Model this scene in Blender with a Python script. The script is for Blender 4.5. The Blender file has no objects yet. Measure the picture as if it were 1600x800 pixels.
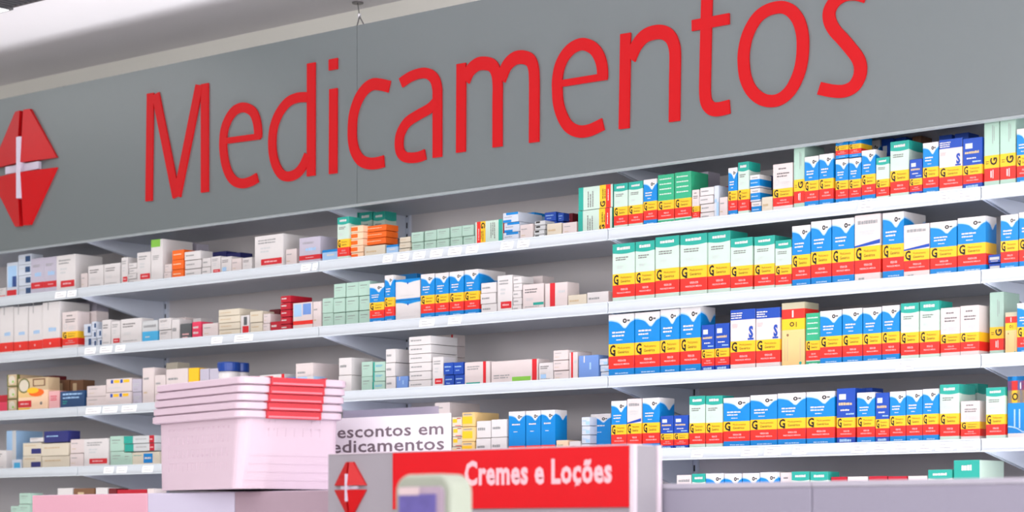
import bpy, math, random
from mathutils import Vector, Matrix
C = bpy.context.scene
random.seed(7)

# ---------------------------------------------------------------- camera, world, lights
F = 3600.0; XV = -3275.0; YH = 832.6; EYE = 1.5
NRM = math.hypot(XV - 800, F)
SA, CA = F / NRM, (800 - XV) / NRM          # 0.662, 0.7495
cam_d = bpy.data.cameras.new('camera'); cam = bpy.data.objects.new('camera', cam_d)
C.collection.objects.link(cam); C.camera = cam
cam_d.sensor_width = 36; cam_d.lens = F / 1600 * 36
cam_d.shift_y = (YH - 400) / 1600.0
cam_d.clip_start = 0.05
cam.location = (0, 0, EYE)
FWD = Vector((-SA, CA, 0)); RGT = Vector((CA, SA, 0)); UP = Vector((0, 0, 1))
cam.rotation_euler = (math.pi / 2, 0, math.atan2(SA, CA))
cam_d.dof.use_dof = True; cam_d.dof.focus_distance = 4.75; cam_d.dof.aperture_fstop = 6.3

w = bpy.data.worlds.new('store_ambient'); C.world = w; w.use_nodes = True
bg = w.node_tree.nodes['Background']; bg.inputs[0].default_value = (0.92, 0.95, 1.0, 1); bg.inputs[1].default_value = 2.2

def area(name, loc, sx, sy, power, col=(1, 1, 1), rot=(0, 0, 0)):
    l = bpy.data.lights.new(name, 'AREA'); l.shape = 'RECTANGLE'; l.size = sx; l.size_y = sy
    l.energy = power; l.color = col
    o = bpy.data.objects.new(name, l); C.collection.objects.link(o); o.location = loc; o.rotation_euler = rot
    return o
area('ceiling_light_row_near', (1.6, 0.9, 2.78), 3.0, 0.5, 30, (1.0, 0.97, 0.98))
area('ceiling_light_row_aisle', (1.0, 2.95, 2.79), 2.6, 0.25, 13, (0.98, 0.99, 1.0))
area('front_fill', (0.2, -2.7, 1.6), 4.6, 2.0, 60, (1.0, 0.975, 0.985), (math.radians(90), 0, math.radians(5)))  # added frontal fill lamp for the shelf interiors, no actual window
area('right_side_fill', (3.4, 1.2, 1.8), 1.8, 1.8, 60, (1.0, 0.98, 0.98), (math.radians(90), 0, math.radians(55)))  # added fill from the right for brackets and fascia, no actual door
area('ceiling_wash_fill', (-1.5, 0.8, 2.2), 5.4, 0.8, 85, (1.0, 0.98, 1.0), (math.radians(140), 0, math.radians(12)))  # added lamp that brightens the ceiling, no actual pendant
area('floor_bounce_fill', (-1.2, 3.0, 0.06), 8.0, 1.5, 250, (0.95, 0.975, 1.0), (math.pi, 0, 0))  # added upward lamp standing in for light off the floor

vs = C.view_settings; vs.view_transform = 'Standard'; vs.look = 'None'; vs.gamma = 1; vs.use_curve_mapping = False
vs.exposure = -0.25

# ---------------------------------------------------------------- helpers
def at(px, py, Y):
    d = FWD + RGT * ((px - 800) / F) + UP * ((YH - py) / F)
    return Vector((0, 0, EYE)) + d * (Y / d.y)
YF = 3.801          # front plane of the shelf rails
YB = YF + 0.30      # back panel
def X_at(px, Y=YF): return at(px, 400, Y).x

MATS = {}
def mat(name, col, rough=0.5, metal=0.0, var=0.04, scale=25, emis=0, spec=0.5, bump=0.0):
    if name in MATS: return MATS[name]
    m = bpy.data.materials.new(name); m.use_nodes = True
    nt = m.node_tree; b = nt.nodes['Principled BSDF']
    b.inputs['Roughness'].default_value = rough; b.inputs['Metallic'].default_value = metal
    b.inputs['Specular IOR Level'].default_value = spec
    tc = nt.nodes.new('ShaderNodeTexCoord'); nz = nt.nodes.new('ShaderNodeTexNoise'); nz.inputs['Scale'].default_value = scale
    mx = nt.nodes.new('ShaderNodeMix'); mx.data_type = 'RGBA'
    c = [x for x in col]
    mx.inputs[6].default_value = (*[max(0, x * (1 - var)) for x in c], 1)
    mx.inputs[7].default_value = (*[min(1, x * (1 + var)) for x in c], 1)
    nt.links.new(tc.outputs['Object'], nz.inputs['Vector']); nt.links.new(nz.outputs['Fac'], mx.inputs[0])
    nt.links.new(mx.outputs[2], b.inputs['Base Color'])
    if bump:
        bp = nt.nodes.new('ShaderNodeBump'); bp.inputs['Strength'].default_value = bump; bp.inputs['Distance'].default_value = 0.002
        nt.links.new(nz.outputs['Fac'], bp.inputs['Height']); nt.links.new(bp.outputs[0], b.inputs['Normal'])
    if emis:
        b.inputs['Emission Color'].default_value = (*c, 1); b.inputs['Emission Strength'].default_value = emis
    MATS[name] = m
    return m
def s2l(r, g, b):
    f = lambda v: (v / 255 / 12.92) if v <= 10 else ((v / 255 + 0.055) / 1.055) ** 2.4
    return (f(r), f(g), f(b))

PAL = {  # printed colours (sRGB)
 'white': (214, 209, 207), 'cool': (198, 205, 216), 'pinkw': (215, 202, 199), 'lilac': (186, 180, 194), 'cream': (212, 202, 182),
 'mint': (170, 200, 184), 'mintw': (192, 212, 198), 'teal': (36, 158, 142), 'green': (48, 164, 120), 'blue': (0, 126, 198),
 'sky': (70, 170, 215), 'ltblue': (160, 195, 228), 'royal': (24, 70, 165), 'navy': (40, 44, 110), 'deep': (36, 70, 112), 'peri': (110, 145, 205),
 'yellow': (240, 188, 36), 'red': (228, 44, 34), 'label': (208, 34, 44), 'crimson': (176, 22, 42), 'wine': (110, 24, 32), 'rose': (222, 60, 92),
 'orange': (240, 104, 24), 'peach': (240, 204, 170), 'beige': (226, 190, 128), 'tan': (200, 176, 140), 'brown': (120, 84, 60),
 'olive': (110, 112, 60), 'black': (22, 20, 18), 'grey': (150, 150, 150), 'dgrey': (86, 90, 92), 'lgrey': (196, 198, 198), 'greytan': (186, 178, 150),
 'pink': (232, 176, 176), 'lime': (130, 190, 70), 'text': (120, 116, 116), 'dktext': (110, 90, 20), 'paper': (246, 246, 248)}
def pm(n): return mat('print_' + n, s2l(*PAL[n]), rough=0.42, var=0.03, scale=40)

class MB:
    def __init__(s): s.v = []; s.f = []; s.m = []; s.mats = []
    def mi(s, m):
        if m not in s.mats: s.mats.append(m)
        return s.mats.index(m)
    def poly(s, pts, m):
        b = len(s.v); s.v += [tuple(p) for p in pts]; s.f.append(tuple(range(b, b + len(pts)))); s.m.append(s.mi(m))
    def mesh(s, V, Fs, m):
        b = len(s.v); s.v += [tuple(p) for p in V]; k = s.mi(m)
        for f in Fs: s.f.append(tuple(i + b for i in f)); s.m.append(k)
    def box(s, x0, y0, z0, x1, y1, z1, m):
        V = [(x0, y0, z0), (x1, y0, z0), (x1, y1, z0), (x0, y1, z0), (x0, y0, z1), (x1, y0, z1), (x1, y1, z1), (x0, y1, z1)]
        s.mesh(V, [(0, 3, 2, 1), (4, 5, 6, 7), (0, 1, 5, 4), (1, 2, 6, 5), (2, 3, 7, 6), (3, 0, 4, 7)], m)
    def prism(s, P, y0, y1, m):      # polygon in XZ (counter-clockwise seen from -Y), extruded in Y
        n = len(P); V = [(p[0], y0, p[1]) for p in P] + [(p[0], y1, p[1]) for p in P]
        Fs = [tuple(range(n)), tuple(reversed(range(n, 2 * n)))] + [(i + n, (i + 1) % n + n, (i + 1) % n, i) for i in range(n)]
        s.mesh(V, Fs, m)
    def build(s, name, parent=None, smooth=False, bevel=0, loc=None, rz=0):
        me = bpy.data.meshes.new(name); me.from_pydata(s.v, [], s.f)
        for m in s.mats: me.materials.append(m)
        for p, k in zip(me.polygons, s.m): p.material_index = k; p.use_smooth = smooth
        me.update()
        o = bpy.data.objects.new(name, me); C.collection.objects.link(o)
        if parent: o.parent = parent
        if loc is not None: o.location = loc
        if rz: o.rotation_euler = (0, 0, rz)
        if bevel:
            b = o.modifiers.new('bevel', 'BEVEL'); b.width = bevel; b.segments = 2; b.limit_method = 'ANGLE'
        return o
def empty(name, loc=(0, 0, 0), rz=0):
    o = bpy.data.objects.new(name, None); C.collection.objects.link(o); o.location = loc; o.rotation_euler = (0, 0, rz)
    o.empty_display_size = 0.05
    return o
def tag(o, label, cat, group=None):
    o['label'] = label; o['category'] = cat
    if group: o['group'] = group
    return o

TXT = {}
def text_mesh(t, bold=0.0):
    k = (t, bold)
    if k in TXT: return TXT[k]
    cu = bpy.data.curves.new('t', 'FONT'); cu.body = t; cu.offset = bold; cu.resolution_u = 2; cu.space_character = 1.0 + bold * 2
    ob = bpy.data.objects.new('t', cu); C.collection.objects.link(ob)
    dg = bpy.context.evaluated_depsgraph_get(); me = bpy.data.meshes.new_from_object(ob.evaluated_get(dg))
    V = [(v.co.x, v.co.y) for v in me.vertices]; Fs = [tuple(p.vertices) for p in me.polygons]
    bpy.data.objects.remove(ob); bpy.data.curves.remove(cu); bpy.data.meshes.remove(me)
    xs = [p[0] for p in V]; ys = [p[1] for p in V]
    x0, x1, y0, y1 = min(xs), max(xs), min(ys), max(ys)
    V = [((x - x0) / (x1 - x0), (y - y0) / (y1 - y0)) for x, y in V]
    TXT[k] = (V, Fs); return TXT[k]

# ---------------------------------------------------------------- common materials
M_shelf = mat('shelf_enamel', s2l(212, 217, 226), 0.38, var=0.02)
M_rail = mat('price_rail_plastic', s2l(200, 206, 211), 0.25, var=0.02)
M_brk = mat('bracket_enamel', s2l(228, 234, 248), 0.4, var=0.02)
M_back = mat('shelf_back_panel', s2l(226, 220, 220), 0.5, var=0.03, scale=3)
M_slot = mat('slot_dark', s2l(60, 64, 70), 0.6)
M_wall = mat('wall_paint', s2l(238, 236, 228), 0.8, var=0.02, scale=4, bump=0.1)
M_ceil = mat('ceiling_paint', s2l(240, 236, 239), 0.85, var=0.02, scale=3, bump=0.1)
M_floor = mat('floor_tile', s2l(190, 186, 184), 0.4, var=0.05, scale=2)
M_fascia = mat('fascia_grey', s2l(92, 100, 101), 0.36, var=0.015, scale=2, spec=.9)
M_sred = mat('sign_red', s2l(178, 8, 16), 0.5, var=0.02, spec=.2)
M_tag = mat('price_card', s2l(250, 248, 250), 0.5, var=0.01)

# ---------------------------------------------------------------- room shell
ZC = 2.83
def struct(name, mb): o = mb.build(name); o['kind'] = 'structure'; return o
mb = MB(); mb.box(-9, YB + 0.03, 0, 4, YB + 0.15, ZC, M_wall); struct('wall_back', mb)
mb = MB(); mb.box(-9, -3, ZC, 4, YB + 0.15, ZC + 0.1, M_ceil); struct('ceiling', mb)
mb = MB(); mb.box(-9, -3, -0.1, 4, YB + 0.15, 0, M_floor); struct('floor', mb)
mb = MB(); mb.box(-9, -3.12, 0, 4, -3, ZC, M_wall); struct('wall_front', mb)
mb = MB(); mb.box(-9.12, -3, 0, -9, YB + 0.15, ZC, M_wall); struct('wall_left', mb)

# ---------------------------------------------------------------- shelving
KZ = [0.1082, 0.0811, 0.0537, 0.0263]
K0 = 20669.0
SZ = [EYE + k * K0 / F for k in KZ]; SZ.append(SZ[3] - 0.157)       # bottom of each price rail
RAIL = 0.025
SURF = [z + RAIL - 0.003 for z in SZ]
xj = X_at(498); BAY = 0.9
JX = [xj + BAY * i for i in range(-3, 4)]     # junctions; bay i between JX[i], JX[i+1]
# refine to the junctions read in the photograph
for i, px in ((2, 121), (3, 498), (4, 950), (5, 1533)): JX[i] = X_at(px)
JX[1] = JX[2] - BAY; JX[0] = JX[1] - BAY; JX[6] = JX[5] + BAY
ZSB = EYE + 0.1343 * K0 / F; ZST = EYE + 0.2068 * K0 / F   # sign bottom / top
BAYN = {1: 'far left', 2: 'left', 3: 'middle', 4: 'right', 5: 'far right'}
TAGS = {0: [(86, 104), (105, 124), (470, 486), (488, 500), (598, 614), (620, 640), (645, 665), (672, 692), (700, 722), (728, 748), (782, 803), (808, 828), (1340, 1366), (1466, 1490), (1494, 1526)],
        1: [(132, 150), (156, 176), (180, 196), (330, 348), (366, 396), (655, 680), (700, 722)],
        2: [(134, 158), (160, 184), (190, 214), (1400, 1430)],
        3: [(162, 178), (182, 199), (222, 240), (1080, 1100), (1158, 1186), (1194, 1222), (1238, 1262), (1330, 1356), (1360, 1388), (1392, 1424), (1432, 1458), (1462, 1492), (1496, 1528)]}
def bracket(mb, x, z, h, m):   # gusset plate in the YZ plane
    P = [(YF + 0.012, z), (YF + 0.012, z - 0.008), (YB - 0.01, z - h), (YB - 0.01, z)]
    t = 0.0016
    V = [(x - t, a, b) for a, b in P] + [(x + t, a, b) for a, b in P]
    mb.mesh(V, [(0, 1, 2, 3), (7, 6, 5, 4), (0, 4, 5, 1), (1, 5, 6, 2), (2, 6, 7, 3), (3, 7, 4, 0)], m)
TXT_G = None
for b in range(1, 6):
    x0, x1 = JX[b] + 0.0012, JX[b + 1] - 0.0012
    root = empty('shelving_bay', ((x0 + x1) / 2, YB, 0))
    tag(root, {1: 'grey metal shelving bay at the far left edge, cut off by the frame',
               2: 'grey metal shelving bay on the left, behind the stacked baskets',
               3: 'grey metal shelving bay in the middle, under the letters camen',
               4: 'grey metal shelving bay on the right, filled with yellow and red banded boxes',
               5: 'grey metal shelving bay at the far right edge, only its left end visible'}[b], 'shelf', 'shelving bays under the grey sign')
    off = -Vector(root.location)
    def prt(mb, name, parent=root, bevel=0):
        o = mb.build(name, parent, bevel=bevel)
        o.location = off if parent is root else (0, 0, 0)
        return o
    mb = MB(); mb.box(x0, YB, 0.06, x1, YB + 0.012, ZSB + 0.06, M_back)
    prt(mb, 'back_panel')
    for sx in (x0, x1 - 0.016):
        mb = MB(); mb.box(sx, YB - 0.008, 0.0, sx + 0.016, YB - 0.0002, ZSB + 0.05, M_brk)
        for k in range(40):
            zz = 1.3 + k * 0.028
            mb.box(sx + 0.006, YB - 0.0086, zz, sx + 0.010, YB - 0.0079, zz + 0.014, M_slot)
        prt(mb, 'upright')
    for si in range(5):
        z = SZ[si]
        mb = MB(); mb.box(x0, YF + 0.003, z + RAIL - 0.014, x1, YB - 0.009, z + RAIL - 0.0035, M_shelf)
        sh = prt(mb, 'shelf_board', bevel=0.001)
        mb = MB()   # price rail: flat strip with lip top and bottom
        mb.prism([(x0, z), (x1, z), (x1, z + RAIL), (x0, z + RAIL)], YF, YF + 0.0028, M_rail)
        mb.box(x0, YF - 0.0022, z + RAIL - 0.003, x1, YF - 0.0001, z + RAIL, M_rail)
        mb.box(x0, YF - 0.0022, z, x1, YF - 0.0001, z + 0.003, M_rail)
        prt(mb, 'price_rail', sh)
        for sx in (x0 + 0.003, x1 - 0.003):
            mb = MB(); bracket(mb, sx, z + RAIL - 0.0145, 0.067, M_brk); prt(mb, 'bracket', sh)
        for (a, c) in TAGS.get(si, []):
            xa, xc = X_at(a), X_at(c)
            if x0 <= xa and xc <= x1 + 0.01:
                xc = min(xc, x1 - 0.002)
                mb = MB(); sk = 0.004
                mb.prism([(xa, z + 0.004), (xc - sk, z + 0.004), (xc, z + RAIL - 0.004), (xa + sk, z + RAIL - 0.004)], YF - 0.0012, YF - 0.0003, M_tag)
                for q in range(2):
                    zz = z + 0.009 + q * 0.006
                    mb.box(xa + sk + 0.004, YF - 0.0015, zz, xa + (xc - xa) * (0.8 - 0.25 * q), YF - 0.0012, zz + 0.0012, pm('grey'))
                prt(mb, 'price_card', sh)
    # canopy board right behind the sign
    mb = MB(); z = ZSB + 0.012
    mb.box(x0, YF + 0.02, z, x1, YB - 0.009, z + 0.012, M_shelf); sh = prt(mb, 'canopy_board')
    for sx in (x0 + 0.003, x1 - 0.003):
        mb = MB(); bracket(mb, sx, z - 0.0005, 0.062, M_brk); prt(mb, 'bracket', sh)

# ---------------------------------------------------------------- the big sign
YS = YF - 0.022
kk = (K0 * YS / YF) / F
zsb, zst = EYE + 0.1343 * kk, EYE + 0.2068 * kk
def SP(px, py): p = at(px, py, YS); return (p.x, p.z)
xs0, xseam, xs1 = SP(558, 100)[0] - 2.2, SP(558, 100)[0], SP(558, 100)[0] + 2.2
sign = tag(empty('fascia_sign', (xseam, YS, zsb)), 'long grey fascia board with red Medicamentos lettering above the shelves', 'sign')
soff = -Vector(sign.location)
def sprt(mb, name, parent=sign, bevel=0, label=None):
    o = mb.build(name, parent, bevel=bevel); o.location = soff if parent is sign else (0, 0, 0)
    if label: o['label'] = label
    return o
for a, c in ((xs0, xseam - 0.0006), (xseam + 0.0006, xs1)):
    mb = MB(); mb.box(a, YS, zsb, c, YS + 0.018, zst, M_fascia); sprt(mb, 'fascia_panel')
mb = MB(); mb.box(xs0, YS + 0.002, zsb - 0.0035, xs1, YS + 0.02, zsb - 0.0002, mat('fascia_edge', s2l(150, 156, 158), 0.5)); sprt(mb, 'bottom_trim')

def catmull(P, closed=False, n=8):
    if len(P) < 3 and not closed: return P
    out = []; N = len(P)
    for i in range(N if closed else N - 1):
        g = (lambda k: P[k % N]) if closed else (lambda k: P[min(max(k, 0), N - 1)])
        p0, p1, p2, p3 = g(i - 1), g(i), g(i + 1), g(i + 2)
        for j in range(n):
            t = j / n
            out.append(tuple(0.5 * (2 * p1[k] + (p2[k] - p0[k]) * t + (2 * p0[k] - 5 * p1[k] + 4 * p2[k] - p3[k]) * t * t + (-p0[k] + 3 * p1[k] - 3 * p2[k] + p3[k]) * t ** 3) for k in (0, 1)))
    if not closed: out.append(P[-1])
    return out
def stroke(mb, P, a, b, y0, y1, m, closed=False, cap=None):
    n = len(P); Lf, Rt = [], []
    for i in range(n):
        if closed: q0, q1 = P[(i - 1) % n], P[(i + 1) % n]
        else: q0, q1 = P[max(i - 1, 0)], P[min(i + 1, n - 1)]
        tx, tz = q1[0] - q0[0], q1[1] - q0[1]; l = math.hypot(tx, tz) or 1
        nx, nz = -tz / l, tx / l
        if cap and not closed and i in (0, n - 1):   # vertical or horizontal cut ends
            pass
        d = math.sqrt((a * nx) ** 2 + (b * nz) ** 2)
        ox, oz = a * a * nx / d, b * b * nz / d
        Lf.append((P[i][0] + ox, P[i][1] + oz)); Rt.append((P[i][0] - ox, P[i][1] - oz))
    V = [(p[0], y0, p[1]) for p in Lf] + [(p[0], y0, p[1]) for p in Rt] + [(p[0], y1, p[1]) for p in Lf] + [(p[0], y1, p[1]) for p in Rt]
    Fs = []
    for i in range(n if closed else n - 1):
        j = (i + 1) % n
        Fs += [(i, i + n, j + n, j), (i + 2 * n, j + 2 * n, j + 3 * n, i + 3 * n), (i, j, j + 2 * n, i + 2 * n), (j + n, i + n, i + 3 * n, j + 3 * n)]
    if not closed: Fs += [(0, 2 * n, 3 * n, n), (n - 1, 2 * n - 1, 4 * n - 1, 3 * n - 1)]
    mb.mesh(V, Fs, m)
SW, SH_ = 0.0138, 0.0118
LET = [
 ('M', (220, 120, 4), [([(65, 104), (56, 777)], 0, .95, 1), ([(405, 44), (405, 722)], 0, 1, 1), ([(98, 108), (228, 752)], 0, 1.0, 1), ([(372, 52), (232, 748)], 0, 1.0, 1)]),
 ('e', (220, 120, 4), [([(530, 402), (752, 372)], 0, 1, .62), ([(737, 384), (737, 330), (726, 265), (700, 215), (650, 192), (600, 206), (560, 250), (530, 320), (520, 400), (522, 470), (535, 550), (560, 615), (595, 655), (640, 667), (690, 655), (734, 630)], 1, .95, 1)]),
 ('d', (400, 80, 3.635), [([(318, 68), (317, 709)], 0, 1, 1), ([(300, 262), (240, 265), (185, 290), (140, 345), (108, 420), (97, 500), (100, 580), (118, 650), (150, 700), (190, 712), (235, 695), (270, 655), (300, 590)], 1, .95, 1)]),
 ('i', (400, 80, 3.635), [([(443, 44), (443, 106)], 0, 1.05, 1), ([(444, 214), (442, 696)], 0, .95, 1)]),
 ('c', (530, 80, 4), [([(318, 223), (265, 210), (215, 208), (170, 235), (125, 300), (95, 390), (86, 480), (88, 560), (105, 630), (140, 682), (190, 702), (240, 700), (285, 688)], 1, 1, 1.15)]),
 ('a', (530, 80, 4), [([(390, 200), (450, 160), (520, 138), (570, 146), (603, 180), (617, 235), (618, 300), (618, 664)], 1, 1, 1), ([(612, 315), (570, 358), (500, 398), (430, 445), (390, 510), (379, 570), (385, 625), (410, 658), (450, 667), (500, 662), (543, 645)], 1, .92, 1)]),
 ('m', (700, 50, 4), [([(88, 198), (85, 752)], 0, 1, 1), ([(112, 305), (140, 245), (185, 205), (232, 197), (280, 210), (306, 255), (315, 330), (314, 450), (314, 719)], 1, 1, 1.25), ([(335, 300), (370, 215), (415, 170), (465, 158), (515, 174), (538, 220), (544, 300), (544, 450), (543, 690)], 1, 1, 1.25)]),
 ('e', (850, 30, 4), [([(100, 405), (400, 357)], 0, 1, .62), ([(371, 372), (368, 300), (350, 235), (312, 182), (250, 157), (190, 175), (140, 222), (105, 290), (89, 370), (88, 450), (95, 530), (120, 610), (160, 672), (220, 702), (290, 695), (374, 656)], 1, 1, 1.1)]),
 ('n', (850, 30, 4), [([(515, 90), (505, 685)], 0, 1, 1), ([(545, 250), (580, 170), (630, 110), (690, 85), (745, 83), (788, 106), (813, 150), (824, 220), (822, 400), (820, 640)], 1, 1, 1.25)]),
 ('t', (1060, 0, 4), [([(186, -110), (180, 100), (175, 300), (172, 450), (171, 580), (182, 645), (215, 680), (260, 683), (325, 667)], 1, 1, 1.2), ([(90, 162), (323, 118)], 0, 1, .95)]),
 ('o', (1060, 0, 4), [([(620, 48), (550, 70), (490, 120), (440, 210), (415, 310), (412, 400), (425, 490), (460, 565), (515, 615), (578, 633), (640, 620), (700, 570), (745, 490), (772, 400), (782, 300), (778, 210), (755, 130), (715, 75), (670, 50)], 2, 1, 1.03)]),
 ('s', (1180, 0, 4), [([(697, -20), (630, -36), (560, -28), (500, 12), (468, 70), (470, 130), (500, 190), (550, 245), (605, 310), (645, 365), (662, 420), (655, 480), (620, 540), (560, 570), (490, 570), (405, 553)], 1, 1.02, 1.05)]),
]
for nm, (ox, oy, sc), strokes in LET:
    mb = MB(); dz = 0
    for P, mode, ka, kb in strokes:
        Q = [SP(ox + x / sc, oy + y / sc) for x, y in P]
        if mode: Q = catmull(Q, closed=(mode == 2))
        stroke(mb, Q, SW * ka, SH_ * kb, YS - 0.004 - dz, YS - 0.0002, M_sred, closed=(mode == 2)); dz += 0.0002
    sprt(mb, 'letter')

def emblem(parent, off, cx, cz, hw, hh, y, red_u, red_l, white, deep):
    """four raised red wedges round a white cross"""
    e = MB(); g = hw * 0.055; gz = hh * 0.045
    root_o = None
    parts = []
    for sx in (-1, 1):
        for sz in (-1, 1):
            mb = MB()
            A = (cx + sx * g, cz + sz * hh); A2 = (cx + sx * hw * 0.22, cz + sz * hh)
            B = (cx + sx * hw, cz + sz * gz * 1.9); D = (cx + sx * g, cz + sz * gz * 1.9)
            P = [A, A2, B, D]
            yf = [y - deep * .55, y - deep * .4, y - deep * .25, y - deep]
            V = [(p[0], q, p[1]) for p, q in zip(P, yf)] + [(p[0], y - 0.0003, p[1]) for p in P]
            Fs = [(0, 1, 2, 3), (7, 6, 5, 4), (0, 4, 5, 1), (1, 5, 6, 2), (2, 6, 7, 3), (3, 7, 4, 0)]
            if sx * sz > 0: Fs = [tuple(reversed(f)) for f in Fs]
            mb.mesh(V, Fs, red_u); parts.append(('emblem_wedge', mb))
    mb = MB()
    mb.box(cx - hw * .06, y - deep * 1.02, cz - hh * .53, cx + hw * .06, y - 0.0004, cz + hh * .53, white)
    mb.box(cx - hw * .5, y - deep * .5, cz - hh * .065, cx + hw * .5, y - 0.0005, cz + hh * .065, white)
    parts.append(('emblem_cross', mb))
    first = parts[-1][1].build('emblem', parent); first.location = off
    for n_, m_ in parts[:-1]:
        o = m_.build(n_, first)
M_ered = mat('emblem_red', s2l(172, 4, 12), 0.35, var=0.02, spec=.3)
M_ewht = mat('emblem_white', s2l(190, 182, 198), 0.4)
ec = SP(39, 263); etop = SP(39, 173); el = SP(-12, 263); er = SP(91, 256)
emblem(sign, soff, ec[0], ec[1], (er[0] - el[0]) / 2, etop[1] - ec[1], YS, M_ered, M_ered, M_ewht, 0.022)

# hanger that ties the sign back to the ceiling
M_wire = mat('wire_steel', s2l(120, 116, 118), 0.35, metal=0.6)
def tube(mb, a, b, r, m, n=8):
    a, b = Vector(a), Vector(b); d = (b - a).normalized(); u = d.cross(Vector((0, 0, 1)) if abs(d.z) < .9 else Vector((1, 0, 0))).normalized(); v = d.cross(u)
    V = [a + (u * math.cos(t) + v * math.sin(t)) * r for t in [2 * math.pi * i / n for i in range(n)]] + [b + (u * math.cos(t) + v * math.sin(t)) * r for t in [2 * math.pi * i / n for i in range(n)]]
    mb.mesh(V, [(i, (i + 1) % n, (i + 1) % n + n, i + n) for i in range(n)] + [tuple(reversed(range(n))), tuple(range(n, 2 * n))], m)
hx = X_at(559, YS); top = at(559, 6, YB - 0.03); apex = Vector((hx, YS + 0.01, zst)).lerp(top, 0.42)
hg = tag(empty('sign_hanger', (hx, YS + 0.01, zst)), 'thin steel hanger tying the grey sign back to the ceiling', 'hanger'); ho = -Vector(hg.location)
mb = MB()
tube(mb, (hx - 0.012, YS + 0.009, zst), apex, 0.0016, M_wire); tube(mb, (hx + 0.012, YS + 0.009, zst), apex, 0.0016, M_wire)
tube(mb, (hx - 0.02, YS + 0.009, zst + 0.0015), (hx + 0.02, YS + 0.009, zst + 0.0015), 0.0016, M_wire)
o = mb.build('wire_yoke', hg); o.location = ho
mb = MB(); tube(mb, apex, top, 0.0012, M_wire); o = mb.build('wire', hg); o.location = ho
mb = MB(); tube(mb, apex - Vector((0, 0, .006)), apex + Vector((0, 0, .006)), 0.004, mat('turnbuckle_steel', (.8, .8, .82), .25, metal=.7)); o = mb.build('turnbuckle', hg); o.location = ho
mb = MB(); tube(mb, (top.x, top.y, ZC - 0.004), (top.x, top.y, ZC - 0.0002), 0.014, M_wire, 16); tube(mb, top, (top.x, top.y, ZC - 0.003), 0.0012, M_wire); o = mb.build('ceiling_plate', hg); o.location = ho

# louvred ceiling light, top left corner of the photograph
M_diff = mat('lamp_diffuser', (1, 1, 1), .5, emis=1.6, var=0)
ky = lambda px, py: (lambda d: Vector((0, 0, EYE)) + d * ((ZC - EYE) / d.z))(FWD + RGT * ((px - 800) / F) + UP * ((YH - py) / F))
p0 = ky(0, 9.5); p1 = ky(15, 6.5)
cl = tag(empty('ceiling_light', (p0.x, p0.y, ZC)), 'lit louvred ceiling light with a dark grille, in the top left corner', 'ceiling light')
lo = -Vector(cl.location)
pd = ky(14, 4.5)
mb = MB(); mb.box(p1.x - 1.2, p0.y - 0.60, ZC - 0.019, pd.x, pd.y, ZC - 0.0005, M_diff); o = mb.build('diffuser', cl); o.location = lo
M_lv = mat('louvre_metal', s2l(96, 96, 100), .35, metal=.3)
mb = MB()
mb.box(p1.x - 1.23, p0.y - 0.02, ZC - 0.018, p1.x + .02, p0.y + 0.0, ZC - 0.0004, M_lv); mb.box(p1.x + .0, p0.y - .6, ZC - 0.018, p1.x + 0.02, p0.y - 0.02, ZC - 0.0004, M_lv)
for i in range(14): mb.box(p1.x + 0.03 + i * 0.02, p0.y - 0.6, ZC - 0.016, p1.x + 0.034 + i * 0.02, p0.y - 0.01, ZC - 0.0004, M_lv)
mb.box(p1.x + 0.02, p0.y - 0.02, ZC - 0.016, p1.x + 0.32, p0.y - 0.008, ZC - 0.0004, M_lv)
o = mb.build('louvre', cl); o.location = lo

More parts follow.
